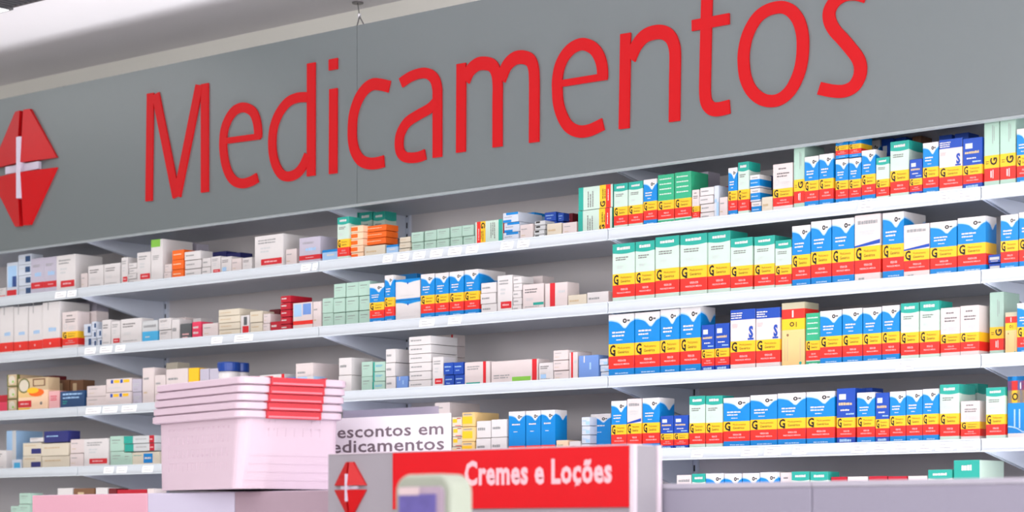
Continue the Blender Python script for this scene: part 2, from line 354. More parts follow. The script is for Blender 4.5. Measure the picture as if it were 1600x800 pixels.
# ---------------------------------------------------------------- cartons
class Face:
    """draws on the front (or right side) of a carton in 0..1 coordinates; rot = design turned on its side"""
    def __init__(s, mb, w, h, d, side='front', rot=0): s.mb, s.w, s.h, s.d, s.side, s.rot = mb, w, h, d, side, rot
    def P(s, u, v, layer):
        if s.rot == 1: u, v = 1 - v, u         # design top points left
        elif s.rot == 2: u, v = v, 1 - u       # design top points right
        o = 0.00018 * layer
        if s.side == 'front': return ((u - .5) * s.w, -s.d / 2 - o, v * s.h)
        if s.side == 'right': return (s.w / 2 + o, (u - .5) * s.d, v * s.h)
        return (-s.w / 2 - o, (.5 - u) * s.d, v * s.h)
    def rect(s, u0, v0, u1, v1, c, layer=1):
        s.mb.poly([s.P(u0, v0, layer), s.P(u1, v0, layer), s.P(u1, v1, layer), s.P(u0, v1, layer)], pm(c))
    def tri(s, a, b, c_, c, layer=1): s.mb.poly([s.P(*a, layer), s.P(*b, layer), s.P(*c_, layer)], pm(c))
    def text(s, t, u0, v0, u1, v1, c, layer=2, bold=0.0, rot90=False):
        V, Fs = text_mesh(t, bold)
        if rot90: V = [(1 - y, x) for x, y in V]
        s.mb.mesh([s.P(u0 + (u1 - u0) * x, v0 + (v1 - v0) * y, layer) for x, y in V], Fs, pm(c))
    def scribble(s, u0, v0, u1, th, c, rows=1, gap=2.0, layer=2, R=random):
        """an unreadable printed line: a run of short bars"""
        for r in range(rows):
            x = u0; e = u1 - (0.25 * (u1 - u0) * R.random() if r else 0)
            while x < e - 0.02:
                l = min(e - x, R.uniform(.06, .16)); v = v0 - r * th * gap
                s.rect(x, v, x + l * .86, v + th * R.uniform(.75, 1.0), c, layer); x += l
    def wave(s, c_top, c_line, base=.90, dip=.09, cu=.64, layer=1):
        n = 12; f = lambda u: base + .022 * math.cos(u * 5.2) - dip * math.exp(-((u - cu) / .16) ** 2)
        for i in range(n):
            a, b = i / n, (i + 1) / n
            s.mb.poly([s.P(a, f(a), layer), s.P(b, f(b), layer), s.P(b, 1, layer), s.P(a, 1, layer)], pm(c_top))
            s.mb.poly([s.P(a, f(a) - .022, layer), s.P(b, f(b) - .022, layer), s.P(b, f(b), layer), s.P(a, f(a), layer)], pm(c_line))
    def ring(s, u, v, ru, rv, c, layer=3, t=.45):
        n = 12
        for i in range(n):
            a, b = 2 * math.pi * i / n, 2 * math.pi * (i + 1) / n
            s.mb.poly([s.P(u + ru * t * math.cos(a), v + rv * t * math.sin(a), layer), s.P(u + ru * math.cos(a), v + rv * math.sin(a), layer),
                       s.P(u + ru * math.cos(b), v + rv * math.sin(b), layer), s.P(u + ru * t * math.cos(b), v + rv * t * math.sin(b), layer)], pm(c))
    def disc(s, u, v, ru, rv, c, layer=2):
        s.mb.poly([s.P(u + ru * math.cos(2 * math.pi * i / 14), v + rv * math.sin(2 * math.pi * i / 14), layer) for i in range(14)], pm(c))

def gbands(f, y0, y1, r0, r1, rotG=False, sides=True):
    f.rect(0, y0, 1, y1, 'yellow'); f.rect(0, r0, 1, r1, 'red')
    if f.side != 'front': return
    h = y1 - y0
    if rotG:
        f.text('G', .40, y0 + h * .22, .88, y0 + h * .80, 'black', 3, .03, rot90=True)
        f.scribble(.1, y0 + h * .5, .32, h * .08, 'dktext', 2)
        f.rect(.42, r0 + (r1 - r0) * .25, .5, r0 + (r1 - r0) * .8, 'white', 2); f.rect(.56, r0 + (r1 - r0) * .2, .62, r0 + (r1 - r0) * .85, 'white', 2)
        return
    f.text('G', .05, y0 + h * .08, .27, y0 + h * .93, 'black', 3, .03)
    f.rect(.19, y0 + h * .02, .27, y0 + h * .12, 'black', 3)
    f.text('Medicamento', .36, y0 + h * .56, .86, y0 + h * .76, 'dktext', 2)
    f.text('Genérico', .36, y0 + h * .20, .80, y0 + h * .44, 'dktext', 2, .02)
    g = r1 - r0
    f.text('VENDA SOB', .36, r0 + g * .55, .68, r0 + g * .72, 'pinkw', 2, .01)
    f.text('PRESCRIÇÃO MÉDICA', .2, r0 + g * .26, .82, r0 + g * .44, 'pinkw', 2, .01)

def k_blue(f, R):
    f.wave('white', 'ltblue')
    if f.side == 'front':
        f.ring(.64, .89, .08, .036, 'black'); f.rect(.74, .88, .84, .905, 'dgrey', 3)
        f.scribble(.14, .70, .66, .028, 'white', 2, 1.9, R=R); f.scribble(.3, .585, .55, .018, 'cool', 1, R=R)
        f.scribble(.25, .05, .8, .022, 'ltblue', 1, R=R)
    gbands(f, .335, .53, .135, .335)
def k_teal(f, R, top='teal', body='mintw', bot=.075):
    n = 8
    for i in range(n):
        a, b = i / n, (i + 1) / n; q = lambda u: .845 - .02 * math.sin(u * 3.1)
        f.mb.poly([f.P(a, q(a), 1), f.P(b, q(b), 1), f.P(b, 1, 1), f.P(a, 1, 1)], pm(top))
    if f.side == 'front':
        f.scribble(.2, .895, .8, .05, 'white', 1, R=R)
        f.scribble(.14, .755, .72, .02, 'text', 2, 1.8, R=R); f.scribble(.2, .61, .5, .014, 'lgrey', 2, R=R)
    gbands(f, .30, .49, bot + .02, .30)
def k_tealside(f, R):
    f.rect(0, .86, 1, 1, 'teal'); f.rect(0, .20, 1, .38, 'yellow')
    f.rect(0, .06, 1, .20, 'red')
    if f.side == 'front':
        f.text('G', .05, .215, .3, .365, 'black', 3, .03); f.scribble(.4, .27, .85, .03, 'dktext', 2, R=R)
        f.scribble(.1, .7, .8, .03, 'text', 3, 2.2, R=R); f.scribble(.3, .12, .8, .025, 'white', 1, R=R)
def k_green(f, R):
    f.rect(0, .48, 1, 1, 'green')
    if f.side == 'front':
        for v in (.90, .80, .70, .60): f.scribble(.1, v, .85, .028, 'mintw', 1, R=R)
    gbands(f, .30, .48, .11, .30)
    if f.side == 'front': f.rect(0, 0, 1, .09, 'green'); f.scribble(.2, .03, .8, .03, 'mintw', R=R)
def k_whiteg(f, R):
    if f.side == 'front':
        f.scribble(.28, .88, .68, .03, 'text', 1, R=R); f.scribble(.2, .78, .85, .03, 'text', 2, 1.9, R=R); f.ring(.2, .62, .11, .07, 'lgrey', 2, .75); f.scribble(.42, .6, .85, .016, 'lgrey', 3, R=R)
    gbands(f, .30, .48, .12, .30)
def k_navyg(f, R):
    if f.side == 'front':
        f.scribble(.12, .86, .9, .055, 'grey', 1, R=R); f.scribble(.2, .74, .8, .022, 'lgrey', 2, 2, R=R)
        f.mb.poly([f.P(0, .52, 2), f.P(1, .56, 2), f.P(1, .62, 2), f.P(0, .545, 2)], pm('royal'))
        f.scribble(.15, .04, .4, .03, 'grey', R=R)
    gbands(f, .33, .53, .13, .33)
def k_five(f, R):
    f.rect(0, .83, 1, 1, 'royal')
    if f.side == 'front':
        f.scribble(.03, .93, .5, .022, 'white', 3, 1.7, layer=3, R=R)
        f.scribble(.06, .75, .3, .012, 'pink', 3, R=R)
        f.text('S', .74, .52, .92, .72, 'royal', 2, .05); f.rect(.70, .49, .94, .52, 'royal', 2)
        f.scribble(.5, .03, .9, .015, 'lgrey', 1, R=R)
    gbands(f, .30, .48, .10, .30)
def k_royal(f, R):
    if f.side == 'front':
        f.rect(.12, .80, .5, .9, 'cool'); f.scribble(.1, .70, .85, .05, 'tan', 1, R=R); f.scribble(.2, .60, .7, .03, 'white', 1, R=R); f.scribble(.5, .53, .95, .03, 'ltblue', 1, R=R)
        f.scribble(.15, .05, .8, .05, 'ltblue', 1, R=R)
    gbands(f, .30, .48, .13, .30)
def k_rotbeige(f, R):
    f.rect(0, .90, 1, 1, 'greytan'); f.rect(0, .75, 1, .90, 'red'); f.rect(0, .58, 1, .75, 'yellow')
    if f.side == 'front':
        f.rect(.45, .77, .52, .88, 'white', 2); f.ring(.45, .665, .1, .035, 'black', 3, .6); f.rect(.62, .62, .66, .70, 'dktext', 2)
        f.ring(.26, .5, .05, .02, 'brown', 3, .3)
        for u in (.12, .24, .8): f.rect(u, .1, u + .025, .45, 'tan', 2)
        f.disc(.82, .06, .06, .025, 'teal')
def k_tallmint(f, R):
    if f.side == 'front':
        f.rect(.55, .62, .58, .88, 'grey', 2); f.rect(.66, .66, .69, .86, 'grey', 2)
    gbands(f, .28, .46, .10, .28, rotG=True)
def k_rotblue(f, R):
    f.rect(0, .93, 1, 1, 'blue'); f.rect(0, .78, 1, .93, 'red'); f.rect(0, .58, 1, .78, 'yellow'); f.rect(0, .0, 1, .1, 'white')
    if f.side == 'front':
        f.ring(.3, .68, .12, .06, 'black', 3, .6); f.rect(.5, .8, .54, .9, 'white', 2)
        for u in (.25, .45): f.rect(u, .18, u + .06, .48, 'ltblue', 2)
        f.wave('blue', 'ltblue', .2, .05)
        f.rect(0, 0, 1, .07, 'white', 2)
def k_bluetop(f, R):
    f.wave('white', 'ltblue')
    if f.side == 'front':
        f.ring(.64, .87, .075, .04, 'black'); f.rect(.73, .86, .83, .885, 'dgrey', 3)
        f.scribble(.2, .68, .7, .035, 'white', 1, R=R); f.scribble(.3, .52, .55, .02, 'cool', 1, R=R)
        f.rect(0, 0, 1, .20, 'red')
def k_bluewide(f, R):
    f.wave('blue', 'sky', .90, .06, .5); f.rect(0, 0, 1, .07, 'blue')
    if f.side == 'front':
        f.disc(.5, .80, .03, .05, 'royal', 3); f.scribble(.2, .2, .8, .02, 'lgrey', 1, R=R)
GK = {'blue': ('blue', k_blue, 'blue wave-topped box with yellow and red bands'),
      'teal': ('mintw', k_teal, 'pale mint box with teal top, yellow and red bands'),
      'tealside': ('mintw', k_tealside, 'mint box lying on its side, bands upright'),
      'green': ('mintw', k_green, 'green-topped box with yellow and red bands'),
      'whiteg': ('pinkw', k_whiteg, 'off-white box with yellow and red bands'),
      'navyg': ('pinkw', k_navyg, 'white box with slanted navy stripe above yellow band'),
      'five': ('pinkw', k_five, 'navy-topped white box with yellow and red bands'),
      'royal': ('royal', k_royal, 'dark blue box with yellow and red bands'),
      'rotbeige': ('beige', k_rotbeige, 'upside-down beige box with red and yellow bands'),
      'tallmint': ('mint', k_tallmint, 'tall pale mint box with sideways G'),
      'rotblue': ('blue', k_rotblue, 'upside-down blue box with red and yellow bands'),
      'bluetop': ('blue', k_bluetop, 'blue wave-topped box with red base'),
      'bluewide': ('white', k_bluewide, 'wide white box with blue wave edge')}
ROT = {'tealside': 1, 'tealside2': 2}
def k_food(f, R):
    f.rect(0, 0, 1, .1, 'olive'); f.rect(0, .1, .12, 1, 'olive')
    if f.side == 'front': f.disc(.5, .55, .34, .36, 'cream'); f.disc(.62, .4, .1, .1, 'lime', 3)
def k_foodfront(f, R):
    f.rect(0, .62, 1, 1, 'tan')
    if f.side != 'front': return
    f.rect(0, .42, .8, .62, 'beige'); f.disc(.2, .78, .17, .19, 'cream', 2); f.ring(.2, .78, .2, .23, 'olive', 2, .8); f.disc(.62, .55, .26, .12, 'orange', 2); f.disc(.5, .62, .2, .09, 'yellow', 3)
    f.rect(.5, .74, .92, .97, 'brown', 2); f.rect(.54, .77, .88, .93, 'tan', 3); f.rect(0, .12, .45, .32, 'label', 2); f.scribble(.08, .2, .36, .05, 'pink', 1, layer=3, R=R); f.rect(0, 0, .4, .10, 'yellow', 2)
    f.disc(.78, .22, .04, .05, 'text', 2)
GK['food'] = ('tan', k_food, 'olive carton with cream fruit picture'); GK['foodfront'] = ('peach', k_foodfront, 'fruit-picture carton with red label')
def simple(base, rects=(), scr=(), look=''):
    def fn(f, R):
        for (u0, v0, u1, v1, c) in rects:
            if f.side == 'front' or (u0 <= 0 and u1 >= 1): f.rect(u0, v0, u1, v1, c, 1)
        if f.side == 'front':
            for (u0, v, u1, th, c, rows) in scr: f.scribble(u0, v, u1, th, c, rows, R=R)
    return (base, fn, look)
T1 = [(.1, .78, .7, .05, 'text', 2), (.15, .45, .5, .03, 'lgrey', 2), (.1, .14, .8, .03, 'grey', 1)]; T2 = [(.12, .6, .8, .07, 'lgrey', 2), (.2, .2, .6, .04, 'grey', 1)]
GK.update({
 'white': simple('white', (), T1, 'small white carton'),
 'white2': simple('pinkw', (), [(.1, .68, .55, .06, 'grey', 1), (.1, .3, .4, .05, 'tan', 1)], 'small off-white carton'),
 'whitethin': simple('white', (), [(.08, .45, .6, .16, 'grey', 1)], 'flat white carton'),
 'creamthin': simple('cream', (), [(.08, .45, .6, .14, 'tan', 1)], 'flat cream carton'),
 'lilac': simple('lilac', (), T2, 'lilac-grey carton'),
 'mint': simple('mint', (), [(.15, .7, .75, .05, 'text', 1), (.15, .52, .6, .035, 'grey', 1)], 'pale mint carton'),
 'mintteal': simple('mint', [(0, .0, .12, 1, 'teal')], [(.2, .6, .8, .06, 'sky', 2)], 'mint carton with teal edge'),
 'mintred': simple('lgrey', [(0, 0, .3, 1, 'teal'), (.84, 0, 1, 1, 'crimson')], [(.38, .5, .75, .1, 'grey', 1), (.86, .4, .97, .16, 'pink', 1)], 'grey-green carton with crimson end'),
 'label': simple('white', [(.22, .12, .95, .30, 'label')], [(.12, .84, .75, .04, 'grey', 2), (.2, .6, .55, .05, 'lgrey', 2), (.34, .19, .8, .05, 'pink', 1)], 'white carton with red label'),
 'bandlow': simple('lilac', [(0, .17, 1, .34, 'label')], [(.15, .8, .7, .02, 'grey', 2), (.3, .5, .8, .12, 'ltblue', 1), (.3, .24, .7, .03, 'pink', 1)], 'pale lilac box with low red band'),
 'tallband': simple('white', [(0, .07, 1, .26, 'red')], [(.3, .84, .36, .3, 'grey', 1), (.35, .40, .8, .08, 'ltblue', 1), (.4, .14, .5, .05, 'pink', 1)], 'tall white box with low red band'),
 'triangle': simple('cool', [(0, .05, .9, .22, 'label'), (.1, .3, .9, .9, 'ltblue'), (.5, .3, .9, .6, 'royal')], (), 'pale box with blue picture and red label'),
 'bluespot': simple('cool', [(.55, .25, .95, .8, 'deep')], [(.05, .6, .5, .1, 'lgrey', 1)], 'flat pale carton with dark blue square'),
 'orange': simple('orange', (), [(.1, .5, .8, .12, 'peach', 1)], 'flat bright orange carton'),
 'orangew': simple('peach', [(.0, .2, .55, .8, 'orange')], (), 'flat peach carton with orange mark'),
 'greentop': simple('white', [(0, .82, .8, 1, 'lime')], [(.15, .6, .7, .02, 'grey', 3)], 'white carton with lime-green top'),
 'navytop': simple('navy', (), [(.1, .5, .6, .1, 'ltblue', 1)], 'navy blue carton'),
 'smallblue': simple('ltblue', [(0, .8, 1, 1, 'blue')], [(.3, .5, .8, .15, 'white', 1)], 'small light blue carton'),
 'bluestack': simple('cool', [(0, .0, .55, .25, 'blue'), (.2, .75, 1, 1, 'blue')], [(.1, .5, .6, .08, 'grey', 1)], 'white carton with blue wavy corners'),
 'royalp': simple('royal', (), [(.1, .6, .8, .1, 'ltblue', 1), (.2, .3, .6, .08, 'ltblue', 1)], 'dark blue carton'),
 'blackwhite': simple('lgrey', [(.1, .5, .5, .9, 'black')], (), 'flat grey carton with black mark'),
 'crimson': simple('crimson', (), [(.1, .5, .6, .2, 'pinkw', 1)], 'flat crimson carton'),
 'crimsonbig': simple('rose', (), [(.1, .62, .7, .14, 'pinkw', 1), (.1, .3, .7, .14, 'pinkw', 1)], 'rose-red carton with white lettering'),
 'wine': simple('wine', (), [(.2, .5, .7, .06, 'grey', 1)], 'dark wine-red carton'),
 'dark': simple('dgrey', (), [(.2, .3, .8, .1, 'pink', 2)], 'dark grey carton'),
 'cyanbase': simple('lgrey', [(0, 0, 1, .52, 'sky')], [(.1, .7, .9, .12, 'grey', 1), (.2, .25, .5, .06, 'white', 1)], 'grey-topped carton with cyan base'),
 'bottle': simple('white', [(.35, .5, .75, .92, 'dgrey'), (.2, .1, .95, .45, 'label')], (), 'white carton with dark bottle picture, red label'),
 'bluepics': simple('pinkw', [(.04, .5, .44, .95, 'ltblue'), (.5, .55, .92, .95, 'peri'), (0, .2, 1, .34, 'red')], (), 'pale carton with blue pictures, red stripe'),
 'tealnote': simple('pinkw', [(.5, .2, 1, .3, 'teal')], T1, 'off-white carton with thin teal bar'),
 'redstripe': simple('pinkw', [(.22, 0, .45, 1, 'label')], [(.6, .6, .9, .1, 'lgrey', 1)], 'white carton with upright red stripe'),
 'redend': simple('pinkw', [(.74, 0, .86, 1, 'label'), (.05, 0, .62, .14, 'teal')], [(.1, .78, .6, .05, 'grey', 2)], 'long white carton, red stripe, teal foot'),
 'redend2': simple('pinkw', [(.88, 0, .98, 1, 'label'), (.45, .1, .85, .28, 'lime')], [(.05, .35, .4, .05, 'grey', 2)], 'long white carton, red stripe, green foot'),
 'redendthin': simple('white', [(.88, 0, 1, 1, 'label'), (.5, .1, .8, .5, 'lime')], [(.1, .6, .4, .12, 'pink', 1)], 'low white carton with crimson end'),
 'peri': simple('peri', [(0, 0, 1, .06, 'white')], [(.25, .7, .32, .3, 'white', 1), (.55, .4, .65, .3, 'ltblue', 1)], 'periwinkle blue carton'),
 'capwhite': simple('white', [(.1, .15, .5, .4, 'ltblue')], T1, 'white carton with pale blue picture'),
 'yellowdot': simple('pinkw', [(.30, .68, .52, .9, 'yellow'), (.68, .68, .92, .9, 'yellow'), (.18, .66, .27, .92, 'royal'), (.56, .66, .65, .92, 'royal')], [(.1, .3, .6, .05, 'lgrey', 1)], 'white carton with yellow bars and blue dots'),
 'yellowcarton': simple('yellow', (), [(.3, .5, .8, .05, 'cream', 1)], 'yellow carton'),
 'cream': simple('cream', (), [(.1, .6, .7, .1, 'tan', 1)], 'cream carton'),
 'creamtop': simple('cream', [(0, .7, 1, 1, 'greytan')], T2, 'cream carton with yellow-grey top'),
 'creamnavy': simple('cream', [(.45, .15, .98, .55, 'navy')], [(.1, .75, .7, .08, 'tan', 1)], 'cream carton with navy label'),
 'brown': simple('brown', [(.2, .1, .5, .9, 'tan')], (), 'brown and tan carton'),
 'pinkbox': simple('pink', (), [(.15, .7, .8, .05, 'rose', 3)], 'salmon pink carton'),
 'deepbox': simple('deep', (), [(.1, .78, .9, .1, 'ltblue', 2), (.1, .4, .3, .06, 'teal', 2)], 'navy carton with pale lettering'),
 'paleblue': simple('ltblue', [(.6, 0, 1, 1, 'lgrey')], (), 'tall light blue carton'),
 'tealfoot': simple('cool', [(.2, 0, .85, .7, 'sky')], (), 'small white carton with teal square'),
 'bluelabel': simple('cream', [(.42, .2, .75, .9, 'blue')], [(.05, .75, .35, .05, 'teal', 1), (.46, .5, .7, .14, 'white', 1)], 'cream carton with bright blue label'),
 'creamyel': simple('cream', [(.05, .4, .5, .8, 'yellow'), (.3, .05, .9, .12, 'label')], [(.5, .8, .9, .1, 'crimson', 1)], 'cream carton with yellow patch'),
 'yellbig': simple('beige', [(0, .2, .8, .7, 'yellow')], [(.1, .8, .8, .1, 'grey', 1)], 'yellow and cream carton'),
 'yellred': simple('beige', [(.15, .1, .95, .8, 'label')], (), 'cream carton with red patch'),
 'peachflat': simple('peach', (), [(.1, .5, .6, .2, 'greytan', 1)], 'low peach carton'),
 'redtop': simple('rose', [(0, .6, 1, 1, 'crimson')], (), 'crimson-topped carton'),
 'bluewhitestack': simple('cool', [(.5, .1, 1, .5, 'ltblue')], [(.1, .5, .6, .12, 'ltblue', 1)], 'pale blue and white carton'),
 'bluesmall': simple('royal', [(.1, .35, .9, .7, 'lgrey')], [(.2, .15, .8, .1, 'white', 1)], 'small dark blue carton with grey label'),
 'blueg3': simple('blue', [(0, .65, 1, 1, 'white'), (.0, 0, 1, .12, 'cool')], [(.2, .75, .8, .08, 'grey', 1), (.1, .35, .8, .1, 'ltblue', 1)], 'blue and white carton'),
 'tealbig': simple('mintw', [(0, .62, .999, 1, 'teal')], [(.3, .84, .7, .1, 'white', 1)], 'mint carton with deep teal top'),
 'wavewhite': simple('white', (), [(.5, .9, .75, .04, 'black', 1), (.2, .5, .8, .05, 'lgrey', 1)], 'white-topped box with black emblem'),
 'whitecap': simple('white', [(0, .8, 1, 1, 'pinkw')], [(.1, .86, .8, .05, 'dgrey', 1)], 'white carton with dark lettering'),
})
MESHC = {}
def carton_mesh(w, h, d, kind, seed):
    key = (round(w, 3), round(h, 3), round(d, 2), kind, seed % 3)
    if key in MESHC: return MESHC[key], key
    rot = 0; k = kind
    if kind == 'tealside': rot = 1
    if kind == 'tealside2': rot = 2; k = 'tealside'
    base, fn, look = GK[k]
    w, h, d = key[:3]
    mb = MB(); e = min(.0007, w * .03); bm = pm(base)
    # body with softened edges
    V = []
    for z in (0, e, h - e, h):
        q = e if z in (0, h) else 0
        for (sx, sy) in ((-1, -1), (1, -1), (1, 1), (-1, 1)):
            V.append((sx * (w / 2 - q), sy * (d / 2 - q), z))
    Fs = [(3, 2, 1, 0), (12, 13, 14, 15)]
    for l in range(3):
        for i in range(4):
            j = (i + 1) % 4; Fs.append((l * 4 + i, l * 4 + j, l * 4 + 4 + j, l * 4 + 4 + i))
    mb.mesh(V, Fs, bm)
    mb.box(-w / 2 + e, -d / 2 + e * 2, h, w / 2 - e, -d / 2 + e * 3.2, h + .0002, bm)   # tuck flap seam
    for side in ('front', 'right', 'left'):
        fn(Face(mb, w, h, d, side, rot), random.Random(seed % 3 + 5))
    me = bpy.data.meshes.new('medicine_box'); me.from_pydata(mb.v, [], mb.f)
    for m in mb.mats: me.materials.append(m)
    for p, kx in zip(me.polygons, mb.m): p.material_index = kx
    me.update(); MESHC[key] = me
    return me, key

SHN = ['top shelf', 'second shelf', 'third shelf', 'fourth shelf', 'lowest shelf']
ORD = ['first', 'second', 'third', 'fourth', 'fifth', 'sixth', 'seventh', 'eighth', 'ninth', 'tenth', 'eleventh', 'twelfth', 'thirteenth', 'fourteenth', 'fifteenth',
       'sixteenth', 'seventeenth', 'eighteenth', 'nineteenth', 'twentieth', 'twenty-first', 'twenty-second', 'twenty-third', 'twenty-fourth', 'twenty-fifth', 'twenty-sixth', 'twenty-seventh', 'twenty-eighth', 'twenty-ninth', 'thirtieth']
